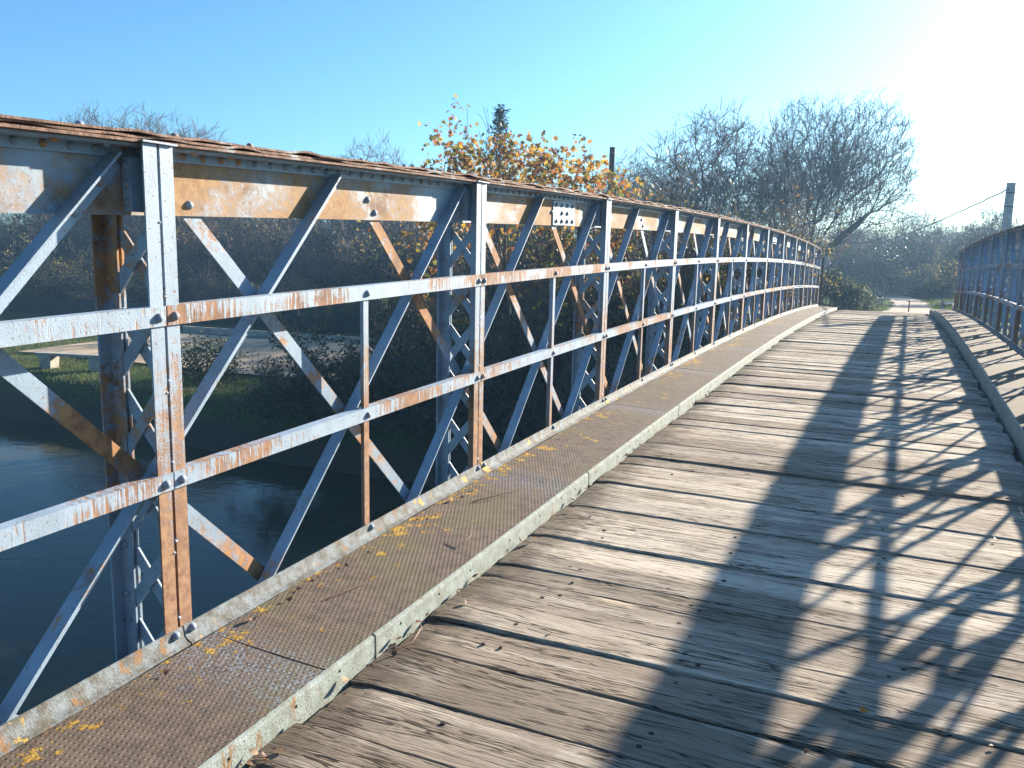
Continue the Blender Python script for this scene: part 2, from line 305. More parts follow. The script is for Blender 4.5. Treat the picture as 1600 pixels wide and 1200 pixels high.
def make_truss(sg, XI, label, near):
    X = lambda u: XI+sg*u
    T = empty('bridge_truss', (XI, py(0), prof(py(0))-1.6)); tag(T, label, 'bridge truss')
    off = -T.location
    def part(mb, name, mat, parent=None):
        o = link(name, mb.mesh(name, mat)); o.parent = parent or T
        if not parent: o.location = off
        return o
    rg = random.Random(5 if sg < 0 else 6)
    ya, yb = py(0)-.3, py(12)+.08
    ys = fine_ys(ya, yb, .30); ysf = fine_ys(ya, yb, .045)
    # web plate
    m = MB(); m.along([(X(.115), .02), (X(.125), .02), (X(.125), .252), (X(.115), .252)], ys, prof); web = part(m, 'web_plate', M['web'])
    # chord angles either side of the web
    for a, b in ((.105, .03), (.135, .235)):
        m = MB(); s = 1 if b < a else -1
        m.along([(X(a+s*.0095), .2515), (X(b), .2515), (X(b), .2425), (X(a), .2425), (X(a), .208), (X(a+s*.0095), .208)], ys, prof); part(m, 'chord_angle', M['angle'])
    # cover plate and the rust-buckled plates on it
    m = MB(); m.along([(X(-.004), .2525), (X(.268), .2525), (X(.268), .262), (X(-.004), .262)], ys, prof); cov = part(m, 'cover_plate', M['cover'])
    def buckle(y, k, ph): return .0045*math.sin(y*2*math.pi/.47+ph)+.0035*math.sin(y*2*math.pi/.29+ph*2+k)+.002*math.sin(y*31+ph)
    for lay in range(2):
        m = MB(); ph = lay*1.9+sg; rings = []
        for y in ysf:
            z = .2655+lay*.0125; ea = buckle(y, 0, ph); eb = buckle(y, 1, ph+2); e2 = .006*math.sin(y*5.1+ph)+.004*math.sin(y*13.7+ph)
            za = max(ea, -.001)+z; zb = max(eb, -.001)+z; zc = z+.001; p_ = prof(y)
            rings.append([(X(.0+e2), y, za+p_), (X(.13), y, zc+p_), (X(.262+e2), y, zb+p_), (X(.262+e2), y, zb+p_+.008), (X(.13), y, zc+.008+p_), (X(.0+e2), y, za+p_+.008)])
        m.sweep(rings); part(m, 'buckled_plate', M['cover'])
    # rivets: vertical leg row, horizontal leg row, top row
    rv = riv('rivet', (-sg, 0, 0), .0135, .011); rd = riv('rivet_under', (0, 0, -1), .013, .011); rt = riv('rivet_top', (0, 0, 1), .014, .012, M['cover'])
    rest = MB(); cnt = 0; y = ya+.05; k = 0
    while y < yb-.05:
        k += 1; posts = min(abs(y-py(n)) for n in NP)
        for (u, z, me, ax, ok) in ((.105, .229, rv, (-sg, 0, 0), posts > .09), (.055, .2425, rd, (0, 0, -1), posts > .09 and k % 2 == 0)):
            if not ok: continue
            P_ = (X(u), y, z+prof(y))
            if near and 0.9 < y < 10.5 and cnt < 180: cnt += 1; o = link('rivet', me, web); o.location = P_
            else: rest.dome(P_, ax, .0105, .011, 6)
        y += .092
    for kk in range(int((yb-ya)/.37)):
        yy_ = ya+.2+kk*.37; rest.dome((X(.03), yy_, .288+prof(yy_)), (0, 0, 1), .014, .012, 7)
    r_ = part(rest, 'rivet_row', M['rivet'], web); r_['kind'] = 'stuff'
    # diagonals on the inner side (angles rising away from the camera) and flat bars on the outer side
    def bar_mesh(slope, ztop, zbot, prof_uv):
        # local origin at top end; runs down; v is across the bar in the truss plane, u outward
        dy = (ztop-zbot)/slope
        t = Vector((0, dy, zbot-ztop)); d = t.normalized(); nrm = Vector((0, d.z, -d.y))
        if nrm.z < 0: nrm = -nrm
        m = MB(); rings = []
        for q in (0, 1): rings.append([(sg*u, q*t.y+nrm.y*v, q*t.z+nrm.z*v) for u, v in prof_uv])
        m.sweep(rings); return m
    A = bar_mesh(-1.0, .200, -2.15, [(.1045, -.031), (.1145, -.031), (.1145, .031), (.052, .031), (.052, .023), (.1045, .023)]).mesh('diagonal_angle', M['diag'])
    Bm = bar_mesh(1.0, .190, -2.15, [(.1255, -.031), (.1335, -.031), (.1335, .031), (.1255, .031)]).mesh('diagonal_flat', M['flat'])
    rbar = riv('rivet', (-sg, 0, 0), .017, .014)
    for k in range(0, 27):
        y = py(0)+(.465+.5*(k-1))*L
        if y-2.3 < py(12)-.4 and y > py(0) and y < py(12)+.1:
            sh = S1-C2*(y-1.2)
            o = link('diagonal_angle', A, T)
            # members follow the local grade of the bridge
            o.matrix_local = Matrix.Translation(Vector((XI, y, prof(y)+.200))+off) @ Matrix(((1, 0, 0, 0), (0, 1, 0, 0), (0, sh, 1, 0), (0, 0, 0, 1)))
            if near and y < 9:
                for q in (.07, .17, .8):
                    r2 = link('rivet', rbar, o); r2.location = (sg*.1045, -q+.004, -q-.006)
        y = py(0)+(.035+.5*k)*L
        if y < py(12)-.3:
            sh = S1-C2*(y+1.2)
            o = link('diagonal_flat', Bm, T)
            o.matrix_local = Matrix.Translation(Vector((XI, y, prof(y)+.190))+off) @ Matrix(((1, 0, 0, 0), (0, 1, 0, 0), (0, sh, 1, 0), (0, 0, 0, 1)))
            if near and y < 9:
                for q in ((.1, .16) if k % 2 else (.155,)):
                    r2 = link('rivet', rbar, web); r2.location = (X(.115), y+q, prof(y)+.19-q+.03)
    # splice plate on the web
    for n0 in (2, 7):
        y0, y1 = py(n0)+.50*L+.20, py(n0)+.50*L+.66
        m = MB(); m.along([(X(.106), .024), (X(.1148), .024), (X(.1148), .205), (X(.106), .205)], [y0, y1], prof); sp = part(m, 'splice_plate', M['angle'])
        for i in range(4):
            for zz in (.055, .115, .175):
                if zz == .115 and i in (0, 3): continue
                yv = y0+.06+i*.113; o = link('rivet', rbar, sp); o.location = (X(.106), yv, prof(yv)+zz)
    # laced posts
    def angle_pair(u0, dirn):
        m = MB()
        for s in (-1, 1):
            a, b, t = .006, .062, .008
            pr = [(X(u0), s*a), (X(u0), s*b), (X(u0+dirn*t), s*b), (X(u0+dirn*t), s*(a+t)), (X(u0+dirn*.062), s*(a+t)), (X(u0+dirn*.062), s*a)]
            m.sweep([[(x-XI, v, z) for x, v in pr] for z in (-2.15, .2515)])
        return m
    pin = angle_pair(0, 1).mesh('post', M['post']); pout = angle_pair(.264, -1).mesh('outer_angle', M['outer'])
    def lace(s):
        m = MB(); a = Vector((sg*.032, 0, -.12)); b = Vector((sg*.232, 0, .12))
        if s < 0: a.z, b.z = b.z, a.z
        d = (b-a).normalized(); nn = Vector((d.z, 0, -d.x))*.024; a -= d*.028; b += d*.028; yy_ = Vector((0, .0055, 0)) if s > 0 else Vector((0, -.0055, 0)); th = Vector((0, .004, 0))
        m.hexa([a-nn+yy_-th, a+nn+yy_-th, b+nn+yy_-th, b-nn+yy_-th, a-nn+yy_+th, a+nn+yy_+th, b+nn+yy_+th, b-nn+yy_+th]); return m.mesh('lacing_bar', M['outer'])
    la, lb = lace(1), lace(-1)
    m = MB(); m.box(sg*.010, sg*.1045, -.005, .005, .03, .2425); m.box(sg*.064, sg*.104, -.060, -.0055, .03, .2070); dia = m.mesh('gusset_plate', M['angle'])
    m = MB(); m.box(-sg*.014, sg*.05, -.072, .072, .2530, .2590); cap = m.mesh('cap_plate', M['post'])
    m = MB(); m.box(sg*.0, sg*.5*0+sg*.264, -.03, .03, -2.15, -1.9); foot = m.mesh('foot_plate', M['outer'])
    rp = riv('rivet', (-sg, 0, 0), .017, .015); rs = riv('rivet', (0, -1, 0), .014, .011)
    for n in NP:
        y = py(n); P = link('post', pin, T); P.location = Vector((XI, y, prof(y)))+off
        link('outer_angle', pout, P); link('gusset_plate', dia, P); link('cap_plate', cap, P); link('foot_plate', foot, P)
        z = -.13
        while z > -1.95:
            link('lacing_bar', la, P, (0, 0, z)); link('lacing_bar', lb, P, (0, 0, z)); z -= .292
        if near and n < 6:
            for zz in (.07, .15): link('rivet', rs, P, (sg*.045, -.005, zz))
            for zz in (.06, .12, .18): link('rivet', rs, P, (sg*.084, -.060, zz))
            zz = -.2
            while zz > -1.4: link('rivet', rs, P, (sg*.24, -.0146, zz)); link('rivet', rs, P, (sg*.235, -.0146, zz-.10)); zz -= .292
    # rails: one length per bay, butted at the posts
    for zc, hh, nm in ((ZR1, .034, 'upper_rail'), (ZR2, .031, 'lower_rail')):
        for n in range(-0, 12):
            a, b = py(n)+.003, py(n+1)-.003
            if n == 0: a = py(0)-.28
            m = MB(); m.along([(X(-.008), zc-hh), (X(-.0005), zc-hh), (X(-.0005), zc+hh-.008), (X(.045), zc+hh-.008), (X(.045), zc+hh), (X(-.008), zc+hh)], fine_ys(a, b, .8), prof)
            R_ = part(m, nm, M['rail'])
            for yb_ in (a+.032, (a+b)/2 if n else None, b-.032):
                if yb_ is None: continue
                o = link('bolt', rp, R_); o.location = (X(-.008), yb_, zc+prof(yb_)-.004)
    # intermediate stanchions
    m = MB(); pr = [(0, -.020), (sg*.008, -.020), (sg*.008, .012), (sg*.042, .012), (sg*.042, .020), (0, .020)]
    m.sweep([[(x, v, z) for x, v in pr] for z in (ZB-.06, ZR1+.02)]); st = m.mesh('stanchion', M['stanchion'])
    for n in range(0, 12):
        y = py(n)+.5*L; o = link('stanchion', st, T); o.location = Vector((XI, y, prof(y)))+off
    # bottom chord
    m = MB(); m.along([(X(.03), -2.24), (X(.235), -2.24), (X(.235), -2.225), (X(.126), -2.225), (X(.126), -1.98), (X(.114), -1.98), (X(.114), -2.225), (X(.03), -2.225)], ys, prof); part(m, 'bottom_chord', M['outer'])
    return T
make_truss(-1, -2.277, 'rusty pale blue lattice truss with riveted top chord beside the river', True)
make_truss(1, 1.597, 'backlit lattice truss across the deck, seen edge-on and casting the shadows', False)

# ------------------------------------------------------------------ walkways
ZW, ZD, XK, XRK = -1.535, -1.606, -1.676, .955
def make_walkway(sg, XI, XKB, label, seed, ZW=ZW, ZB=ZB):
    W = empty('steel_walkway', (XI, py(0), prof(py(0))-1.6)); tag(W, label, 'walkway'); off = -W.location
    rg = random.Random(seed)
    def part(mb, name, mat):
        o = link(name, mb.mesh(name, mat), W); o.location = off; return o
    rp = riv('bolt', (-sg, 0, 0), .016, .016)
    inner = XKB; outer = XI-sg*.010
    for n in range(-1, 12):
        a, b = py(n)+.10, py(n+1)+.10
        if n == -1: a = py(0)-.3
        if n == 11: b = py(12)
        # tread sheet, slightly buckled, its far end lapping over the next one
        ysn = fine_ys(a+.002, b-.002, .12); xs = np.linspace(outer-sg*.05, inner+sg*.012, 9)
        m = MB(); rows = []; ph = rg.uniform(0, 6)
        for y in ysn:
            e = max(0, 1-(b-y)/.10); lift = .006*e*(1+math.sin(ph+3))+.0015*math.sin(y*3+ph)
            rows.append([(x, y+(.012*math.sin(5*x+ph)*e), ZW+.021*(x-inner)/(outer-inner)+prof(y)+.0005+lift*(.4+.6*math.sin(2.1*(x-inner)+ph)**2)+.001*math.sin(7*x+ph)) for x in xs])
        for r in rows: m.v += r
        nq = len(xs); k = len(rows)
        m.v += [(x, y, z-.006) for r in rows for x, y, z in r]; o_ = nq*k
        for j in range(k-1):
            for i in range(nq-1):
                q = (j*nq+i, j*nq+i+1, (j+1)*nq+i+1, (j+1)*nq+i); m.f.append(q if sg < 0 else q[::-1]); q2 = tuple(o_+t for t in q); m.f.append(q2[::-1] if sg < 0 else q2)
        for j in (0, k-1):
            for i in range(nq-1): m.f.append((j*nq+i, j*nq+i+1, o_+j*nq+i+1, o_+j*nq+i))
        for i in (0, nq-1):
            for j in range(k-1): m.f.append((j*nq+i, (j+1)*nq+i, o_+(j+1)*nq+i, o_+j*nq+i))
        m.sm = [True]*len(m.f); part(m, 'tread_sheet', M['tread'])
        # kerb plate down to the deck
        ka, kb = a+.27+.02*rg.random(), b+.268
        if n == -1: ka = a
        if n == 11: kb = b
        ysk = fine_ys(ka, kb, .2); m = MB(); rr = .007
        m.along([(inner, ZW-.30), (inner, ZW-.006), (inner+sg*rr*.4, ZW+.004), (inner+sg*.014, ZW+.007), (inner+sg*.016, ZW+.0015), (inner+sg*.010, ZW-.010), (inner+sg*.010, ZW-.30)], ysk, prof); kb_ = part(m, 'kerb_plate', M['kerb'])
        if sg < 0:
            y = ka+.15
            while y < kb-.1:
                o = link('hole_plug', HOLE, kb_); o.location = (inner+.0006, y+rg.uniform(-.03, .03), ZW+prof(y)-.030+rg.uniform(-.008, .008)); y += rg.uniform(.16, .5)
        # edge angle with rolled lip along the feet of the posts
        ea, eb = py(n)+(.004 if n >= 0 else 0), py(n+1)-.004
        if n == -1: ea = py(0)-.3
        i_ = -sg
        m = MB(); ysn = fine_ys(ea, eb, .15); ph = rg.uniform(0, 6); rings = []
        pr = [(0, -.085), (0, -.004), (.004, 0), (.010, -.002), (.0125, -.012), (.016, -.045), (.026, -.062), (.040, -.071), (.050, -.0725), (.051, -.0765), (.050, -.085)]
        pr = [(a_, b_*.75) for a_, b_ in pr]
        for y in ysn:
            wv = .0035*math.sin(y*4.3+ph)+.002*math.sin(y*11+ph)
            rings.append([(XI+i_*(.0095+px+(wv if px > .03 else 0)), y, ZB+pz+prof(y)+(.002*math.sin(y*7+ph) if px > .045 and pz > -.06 else 0)) for px, pz in pr])
        m.sweep(rings, True, True); E_ = part(m, 'edge_angle', M['edge'])
        for yy_ in (ea+.035, (ea+eb)/2, eb-.035):
            if n >= 0: o = link('bolt', rp, E_); o.location = (XI+i_*.0225, yy_, ZB-.019+prof(yy_))
    m = MB(); ysb = fine_ys(py(0)-.3, py(12), .6); m.along([(inner+sg*.03, ZW-.20), (inner+sg*.10, ZW-.20), (inner+sg*.10, ZW-.012), (inner+sg*.03, ZW-.012)], ysb, prof); part(m, 'bearer', M['dark_steel'])
_h = MB(); _h.dome((0, 0, 0), (1, 0, 0), .006, .002, 8); HOLE = _h.mesh('hole_plug', M['nail'])
make_walkway(-1, -2.277, XK, 'ribbed steel walkway with yellow lichen beside the sunlit truss', 4)
make_walkway(1, 1.597, XRK, 'ribbed steel walkway striped by shadow at the foot of the backlit truss', 9, -1.472, -1.40)

# ------------------------------------------------------------------ deck
D = empty('plank_deck', (-.34, 0, ZD)); tag(D, 'roadway of weathered cross planks crossed by long truss shadows', 'deck')
rg = random.Random(21)
nail = MB(); nail.sweep([[(math.cos(k*.785)*r, math.sin(k*.785)*r, z) for k in range(8)] for r, z in ((.0085, -.004), (.0085, .0006), (.004, .0012))], True, True); NAIL = nail.mesh('nail_head', M['nail'])
y = py(0)-.25; joints = []
fixed = [1.76, 2.01, 2.29, 2.58, 2.84, 3.08, 3.33, 3.50, 3.66, 3.93]
while y < 28.25:
    nxt = next((f for f in fixed if f > y+.08), None)
    wd = (nxt-y) if nxt and nxt-y < .40 else rg.choice((.20, .24, .25, .26, .27, .29))
    if wd > .34: wd = .26
    joints.append((y, y+wd)); y += wd
for a, b in joints:
    gap = rg.choice((.004, .007, .010, .014, .022, .030)); y0, y1 = a+gap/2, b-gap/2; yc = (y0+y1)/2; hw = (y1-y0)/2
    xl = XK+.008+abs(rg.gauss(0, .016)); xr = XRK-.02-abs(rg.gauss(0, .02)); zt = rg.uniform(-.010, .006); tilt = rg.uniform(-.012, .012); tw = rg.uniform(-.004, .004)
    n = 30; rings = []; pa, pb, pc_, pd = (rg.uniform(0, 6) for _ in range(4)); bow = rg.uniform(-.006, .006)
    for i in range(n+1):
        t = i/n; x = xl+(xr-xl)*t
        e0 = .0025*math.sin(x*2.3+pa)+.0012*math.sin(x*17+pb)+.0015*rg.uniform(-1, 1); e1 = .0025*math.sin(x*2.1+pc_)+.0012*math.sin(x*19+pd)+.0015*rg.uniform(-1, 1)
        zz = zt+bow*math.sin(math.pi*t)+tw*(t-.5)*2; r = .0028+.0012*math.sin(x*9+pa)
        endw = .012*max(0, 1-t/.03)+.012*max(0, (t-.97)/.03)
        rings.append([(x, -hw+e0, -.075), (x, hw-e1, -.075), (x, hw-e1, zz-r-endw+tilt*hw), (x, hw-e1-r, zz-endw+tilt*(hw-r)+.0005*rg.uniform(-1, 1)), (x, hw*.33, zz-endw*.5+.001*math.sin(x*8+pb)), (x, -hw*.33, zz-endw*.5+.001*math.sin(x*7+pc_)), (x, -hw+e0+r, zz-endw-tilt*(hw-r)+.0005*rg.uniform(-1, 1)), (x, -hw+e0, zz-r-endw-tilt*hw)])
    m = MB(); m.sweep(rings, True, True); me = m.mesh('plank', M['wood'])
    P = link('plank', me, D); sh = math.atan(S1-C2*yc)
    P.location = Vector((0, yc, ZD+prof(yc)))-D.location; P.rotation_euler.x = sh
    if yc < 6:
        for xx in (-1.30, -.62, .10, .72):
            for k in range(rg.choice((0, 0, 1, 1, 2))):
                o = link('nail_head', NAIL, P); o.location = (xx+rg.uniform(-.08, .08), rg.uniform(-.6, .6)*hw, zt+bow*.8+.0015); s = rg.uniform(.7, 1.15); o.scale = (s*1.2, s, 1)
for xx in (-1.3, -.62, .1, .72):
    m = MB(); m.along([(xx-.07, ZD-.30), (xx+.07, ZD-.30), (xx+.07, ZD-.080), (xx-.07, ZD-.080)], fine_ys(py(0)-.25, 28.2, .8), prof); o = link('stringer', m.mesh('stringer', M['dark_steel']), D); o.location = -D.location
for n in NP:
    m = MB(); yy_ = py(n); m.box(-2.5, 1.82, yy_-.06, yy_+.06, ZD-.62+prof(yy_), ZD-.305+prof(yy_)); o = link('cross_beam', m.mesh('cross_beam', M['dark_steel']), D); o.location = -D.location
# abutment below the far end
m = MB(); m.box(-3.0, 2.4, 28.30, 29.4, -7.2, -1.90)
m.box(-3.0, 2.4, 28.62, 29.0, -1.898, -1.76)
tag(m.build('abutment', plain('old_concrete', (.30, .28, .25), (.2, .19, .17), 4)), 'concrete abutment under the far end of the bridge', 'abutment')

# ------------------------------------------------------------------ vegetation
def leafmat(name, cols, trans=.45, rough=.6):
    g = NT(name); r = g.n('NewGeometry').outputs['Random Per Island']; cr = g.n('ValToRGB', {0: r}); e = cr.color_ramp; e.interpolation = 'CONSTANT'
    while len(e.elements) < len(cols): e.elements.new(.5)
    for i, c in enumerate(cols): e.elements[i].position = i/len(cols); e.elements[i].color = (*c, 1)
    p = g.n('BsdfPrincipled', {'Base Color': cr.outputs[0], 'Roughness': rough, 'Specular IOR Level': .35}); t = g.n('BsdfTranslucent', {'Color': cr.outputs[0]})
    mx = g.n('MixShader', {0: trans, 1: p.outputs[0], 2: t.outputs[0]}); g.t.links.new(mx.outputs[0], g.out.inputs[0]); return g.m
M['bark'] = plain('grey_bark', (.115, .10, .085), (.07, .06, .052), 9, .9, .6, .02)
M['twig'] = plain('bare_twigs', (.15, .125, .11), (.10, .085, .078), 5, .9, 0)
M['dark_wood'] = plain('tarred_pole', (.055, .045, .04), None, 12)
M['autumn'] = leafmat('autumn_leaves', [(.42, .20, .035), (.50, .30, .05), (.34, .13, .03), (.30, .24, .05), (.16, .17, .04), (.22, .10, .04)], .5)
M['green'] = leafmat('dark_leaves', [(.035, .055, .018), (.05, .075, .022), (.025, .04, .015), (.07, .085, .03)], .3, .5)
M['ygreen'] = leafmat('yellowing_leaves', [(.26, .23, .055), (.16, .17, .045), (.38, .29, .06), (.20, .14, .055), (.09, .115, .035)], .55)
M['ever'] = leafmat('evergreen_leaves', [(.03, .055, .02), (.045, .07, .028), (.02, .04, .018), (.06, .085, .04)], .25, .6)
M['pale'] = leafmat('pale_leaves', [(.07, .095, .045), (.10, .12, .065), (.05, .07, .035), (.15, .16, .10)], .35, .6)
M['conifer'] = leafmat('conifer_sprays', [(.022, .045, .03), (.03, .06, .035), (.018, .035, .025)], .2)
M['brown'] = leafmat('brown_leaves', [(.17, .11, .055), (.12, .09, .05), (.20, .13, .055), (.09, .08, .045)], .4)

def grow(rs, base, d0, length, rad, depth, kids, spread, upw, wander, shrink=.62, start=.25, segs=5, out=None):
    if out is None: out = []
    p = np.array(base, float); d = np.array(d0, float); d /= np.linalg.norm(d); pts = [p.copy()]; rr = [rad]
    for i in range(segs):
        d = d+rs.normal(0, wander, 3)+np.array((0, 0, upw)); d /= np.linalg.norm(d); p = p+d*length/segs
        pts.append(p.copy()); rr.append(rad*(1-.72*(i+1)/segs))
    out.append((depth, pts, rr))
    if depth > 0:
        k = kids[len(kids)-depth] if depth <= len(kids) else kids[0]
        for j in range(k):
            t = start+(1-start)*(j+rs.uniform(.2, .9))/k; f = t*segs; i = min(int(f), segs-1); q = pts[i]+(pts[i+1]-pts[i])*(f-i)
            dd = pts[i+1]-pts[i]; dd = dd/np.linalg.norm(dd); a = rs.normal(0, 1, 3); a -= dd*a.dot(dd); a /= np.linalg.norm(a)
            nd = dd*math.cos(spread)+a*math.sin(spread)*rs.uniform(.7, 1.2)
            grow(rs, q, nd, length*shrink*rs.uniform(.7, 1.2), max(rr[i]*.55, .003), depth-1, kids, spread*rs.uniform(.85, 1.1), upw, wander*1.1, shrink, .15, max(3, segs-1), out)
    return out
def fit(brs, top=None, rad=None, xr=None):
    P_ = np.array([p for _, pts, _ in brs for p in pts]); k = np.ones(3)
    if top: k[2] = top/np.percentile(P_[:, 2], 99.9)
    if rad: r_ = np.percentile(np.hypot(P_[:, 0], P_[:, 1]), 98); k[0] = k[1] = rad/r_
    if xr: lo, hi = np.percentile(P_[:, 0], 1), np.percentile(P_[:, 0], 99); k[0] = k[1] = (xr[1]-xr[0])/(hi-lo)
    return [(d, [p*k for p in pts], rr) for d, pts, rr in brs]
def wood_mesh(name, brs, mat, minr=.004):
    m = MB()
    for dep, pts, rr in brs: m.tube(pts, [max(r, minr) for r in rr], 7 if rr[0] > .05 else (4 if rr[0] > .015 else 3), False)
    return m.mesh(name, mat)
MAPLE = [(0, -.5), (.12, -.18), (.46, -.26), (.30, .02), (.5, .26), (.18, .2), (0, .55), (-.18, .2), (-.5, .26), (-.30, .02), (-.46, -.26), (-.12, -.18)]
OVAL = [(0, -.5), (.22, -.1), (.16, .25), (0, .5), (-.16, .25), (-.22, -.1)]
def leaves_mesh(name, centres, size, mat, rs, shape=OVAL, jit=.15, down=0.):
    v, f = [], []; k = len(shape); sh = np.array(shape)
    for c in centres:
        n = rs.normal(0, 1, 3); n[2] += down; n /= np.linalg.norm(n); a = np.cross(n, rs.normal(0, 1, 3)); a /= np.linalg.norm(a); b = np.cross(n, a)
        s = size*rs.uniform(.6, 1.25); cc = np.array(c)+rs.normal(0, jit, 3); curl = rs.uniform(-.25, .25)
        i0 = len(v)
        for x, yv in sh: v.append(tuple(cc+a*x*s+b*yv*s+n*curl*s*(abs(x)*1.4)))
        f.append(tuple(range(i0, i0+k)))
    me = bpy.data.meshes.new(name); me.from_pydata(v, [], f); me.materials.append(mat); me.update(); return me
def tips(brs, maxdep, rs, per): # points along the outer branches
    o = []
    for dep, pts, rr in brs:
        if dep <= maxdep:
            for _ in range(per):
                t = rs.uniform(.2, 1)*(len(pts)-1); i = min(int(t), len(pts)-2); o.append(pts[i]+(pts[i+1]-pts[i])*(t-i))
    return o
def plant(name, wood, crown, loc, label, cat, group=None, rz=0., s=1., sz=None, wn='trunk', cn='crown'):
    e = empty(name, loc); e.rotation_euler.z = rz; e.scale = (s, s, sz or s); tag(e, label, cat, group)
    if wood: link(wn, wood, e)
    if crown: link(cn, crown, e)
    return e
G = lambda x, y: ground(x, y)-.05

def crown_tree(seed, stems, cen, rad, n, wgt=.45, rmin=.006, twigs=3, tl=.55, pw=.5):
    rs = np.random.RandomState(seed); P = np.zeros((n*14+200, 3)); par = []; pl = []; k = 0
    def addn(p, pa):
        nonlocal k
        P[k] = p; par.append(pa); pl.append(0. if pa < 0 else pl[pa]+float(np.linalg.norm(P[k]-P[pa]))); k += 1; return k-1
    addn((0, 0, -.2), -1)
    for e in stems:                                  # main stems, bowed outwards
        i = 0; e = np.array(e, float); m_ = max(4, int(np.linalg.norm(e)/.3)); wob = rs.normal(0, .06, (m_, 3)).cumsum(0)*.5
        for j in range(1, m_+1): t = j/m_; i = addn(np.array((e[0]*t**1.25, e[1]*t**1.25, e[2]*t**.9))+wob[j-1], i)
    d = rs.normal(0, 1, (n, 3)); d /= np.linalg.norm(d, axis=1)[:, None]; pts = d*rs.rand(n, 1)**pw*(1+.10*np.sin(d[:, :1]*6+seed)+.08*np.sin(d[:, 2:]*8+d[:, 1:2]*5))*np.array(rad)+np.array(cen)
    pts = pts[pts[:, 2] > 1.2]; pts = pts[np.argsort(np.linalg.norm(pts, axis=1))]; tipi = []
    for p in pts:
        dd = np.linalg.norm(P[:k]-p, axis=1); i = int(np.argmin(dd+wgt*np.array(pl[:k]))); L_ = dd[i]; m_ = max(1, int(L_/.28)); q0 = P[i].copy()
        gd = P[i]-P[par[i]] if par[i] >= 0 else np.array((0, 0, 1.)); gd = gd/(np.linalg.norm(gd)+1e-6)
        for j in range(1, min(m_, 12)+1):
            t = j/min(m_, 12); q = q0+(p-q0)*t+gd*L_*.30*t*(1-t)+rs.normal(0, .025, 3)*(t < 1); i = addn(q, i)
        tipi.append(i)
    cnt = np.ones(k)
    for i in range(k-1, 0, -1): cnt[par[i]] += cnt[i]*.9
    r = rmin*cnt**.46; ch = [[] for _ in range(k)]
    for i in range(1, k): ch[par[i]].append(i)
    brs = []; todo = [(0, None)]
    while todo:
        i, pa = todo.pop(); pts_, rr = ([P[pa]], [min(r[pa], r[i]*1.15)]) if pa is not None else ([], [])
        while True:
            pts_.append(P[i]); rr.append(r[i])
            if not ch[i]: break
            c = max(ch[i], key=lambda q: cnt[q]); todo += [(o_, i) for o_ in ch[i] if o_ != c]; i = c
        if len(pts_) > 1: brs.append((3 if rr[0] > .035 else 1, pts_, rr))
    for i in tipi:
        g_ = P[i]-P[par[i]]; g_ = g_/(np.linalg.norm(g_)+1e-6)
        for _ in range(twigs):
            v = g_+rs.normal(0, .55, 3)+np.array((0, 0, .25)); v /= np.linalg.norm(v); l_ = tl*rs.uniform(.4, 1.1); a_ = P[i]; b_ = a_+v*l_*.5; v2 = v+rs.normal(0, .25, 3); brs.append((0, [a_, b_, b_+v2*l_*.5], [rmin*.8, rmin*.65, rmin*.4]))
    return brs
# -- big leaning multi-stemmed bare tree past the far end
br = crown_tree(11, [(-1.6, .3, 4.6), (-.7, -.5, 5.2), (.1, .6, 5.6), (.9, -.2, 5.4), (1.9, .5, 5.0), (2.9, -.4, 4.4), (-2.2, -.2, 3.6)], (1.25, 0, 6.1), (3.75, 2.9, 3.35), 2300, .5, .0062, 4, .7)
T1 = wood_mesh('trunk', [b for b in br if b[0] >= 2], M['bark'], .012); T1c = wood_mesh('crown', [b for b in br if b[0] < 2], M['twig'], .007)
t = plant('bare_tree', T1, T1c, (-4.3, 42, G(-4.3, 42)), 'large bare tree fanning out against the white sky past the bridge end', 'tree')
dm = MB(); dm.tube([(0.2, -.4, 1.5), (1.0, -.5, 2.5), (1.8, -.6, 3.3), (2.6, -.6, 4.05), (2.75, -.6, 4.3)], [.13, .12, .11, .10, .03], 7); dm.build('broken_limb', M['bark'], t)
# -- other bare trees
def bare(seed, stems, n, rad=(2.4, 2.2, 3.0)):
    br = fit(crown_tree(seed, stems, (0, 0, 5.0), rad, n, .5, .0062, 4, .65), 8.3)
    return wood_mesh('trunk', [b for b in br if b[0] >= 2], M['bark'], .012), wood_mesh('crown', [b for b in br if b[0] < 2], M['twig'], .007), br
BT = [bare(31, [(-.6, .2, 4.4), (.5, -.3, 4.6), (.1, .5, 5.0)], 900), bare(32, [(-1.0, .3, 4.0), (.2, -.4, 4.6), (1.1, .2, 4.0)], 1000, (2.8, 2.4, 3.1)), bare(33, [(-1.2, .4, 3.2), (-.3, -.5, 4.0), (.6, .4, 4.0), (1.3, -.2, 3.2)], 1100, (3.0, 2.6, 3.2))]
def bare_at(i, x, y, top, label, group=None, rz=0., wide=1.):
    z = G(x, y); s = (top-z)/8.3; return plant('bare_tree', BT[i][0], BT[i][1], (x, y, z), label, 'tree', group, rz, s*wide, s)
bare_at(0, -8.0, 40, 6.9, 'slender bare tree with open twigs left of the large fan-shaped tree', None, 1.0, 1.15)
bare_at(1, -6.3, 47, 6.6, 'thin bare tree filling the gap beside the fan-shaped tree', None, 2.0)
bare_at(2, -11.6, 46, 6.2, 'low bushy bare tree right of the dark wooden pole', None, .4, 1.2)
bare_at(1, -15.5, 52, 6.5, 'grey bare tree behind the yellow autumn leaves', None, 4.1, 1.2)
bare_at(2, -34.9, 52, 7.9, 'bare tree whose tip shows above the chord left of the autumn tree', None, 3.1)
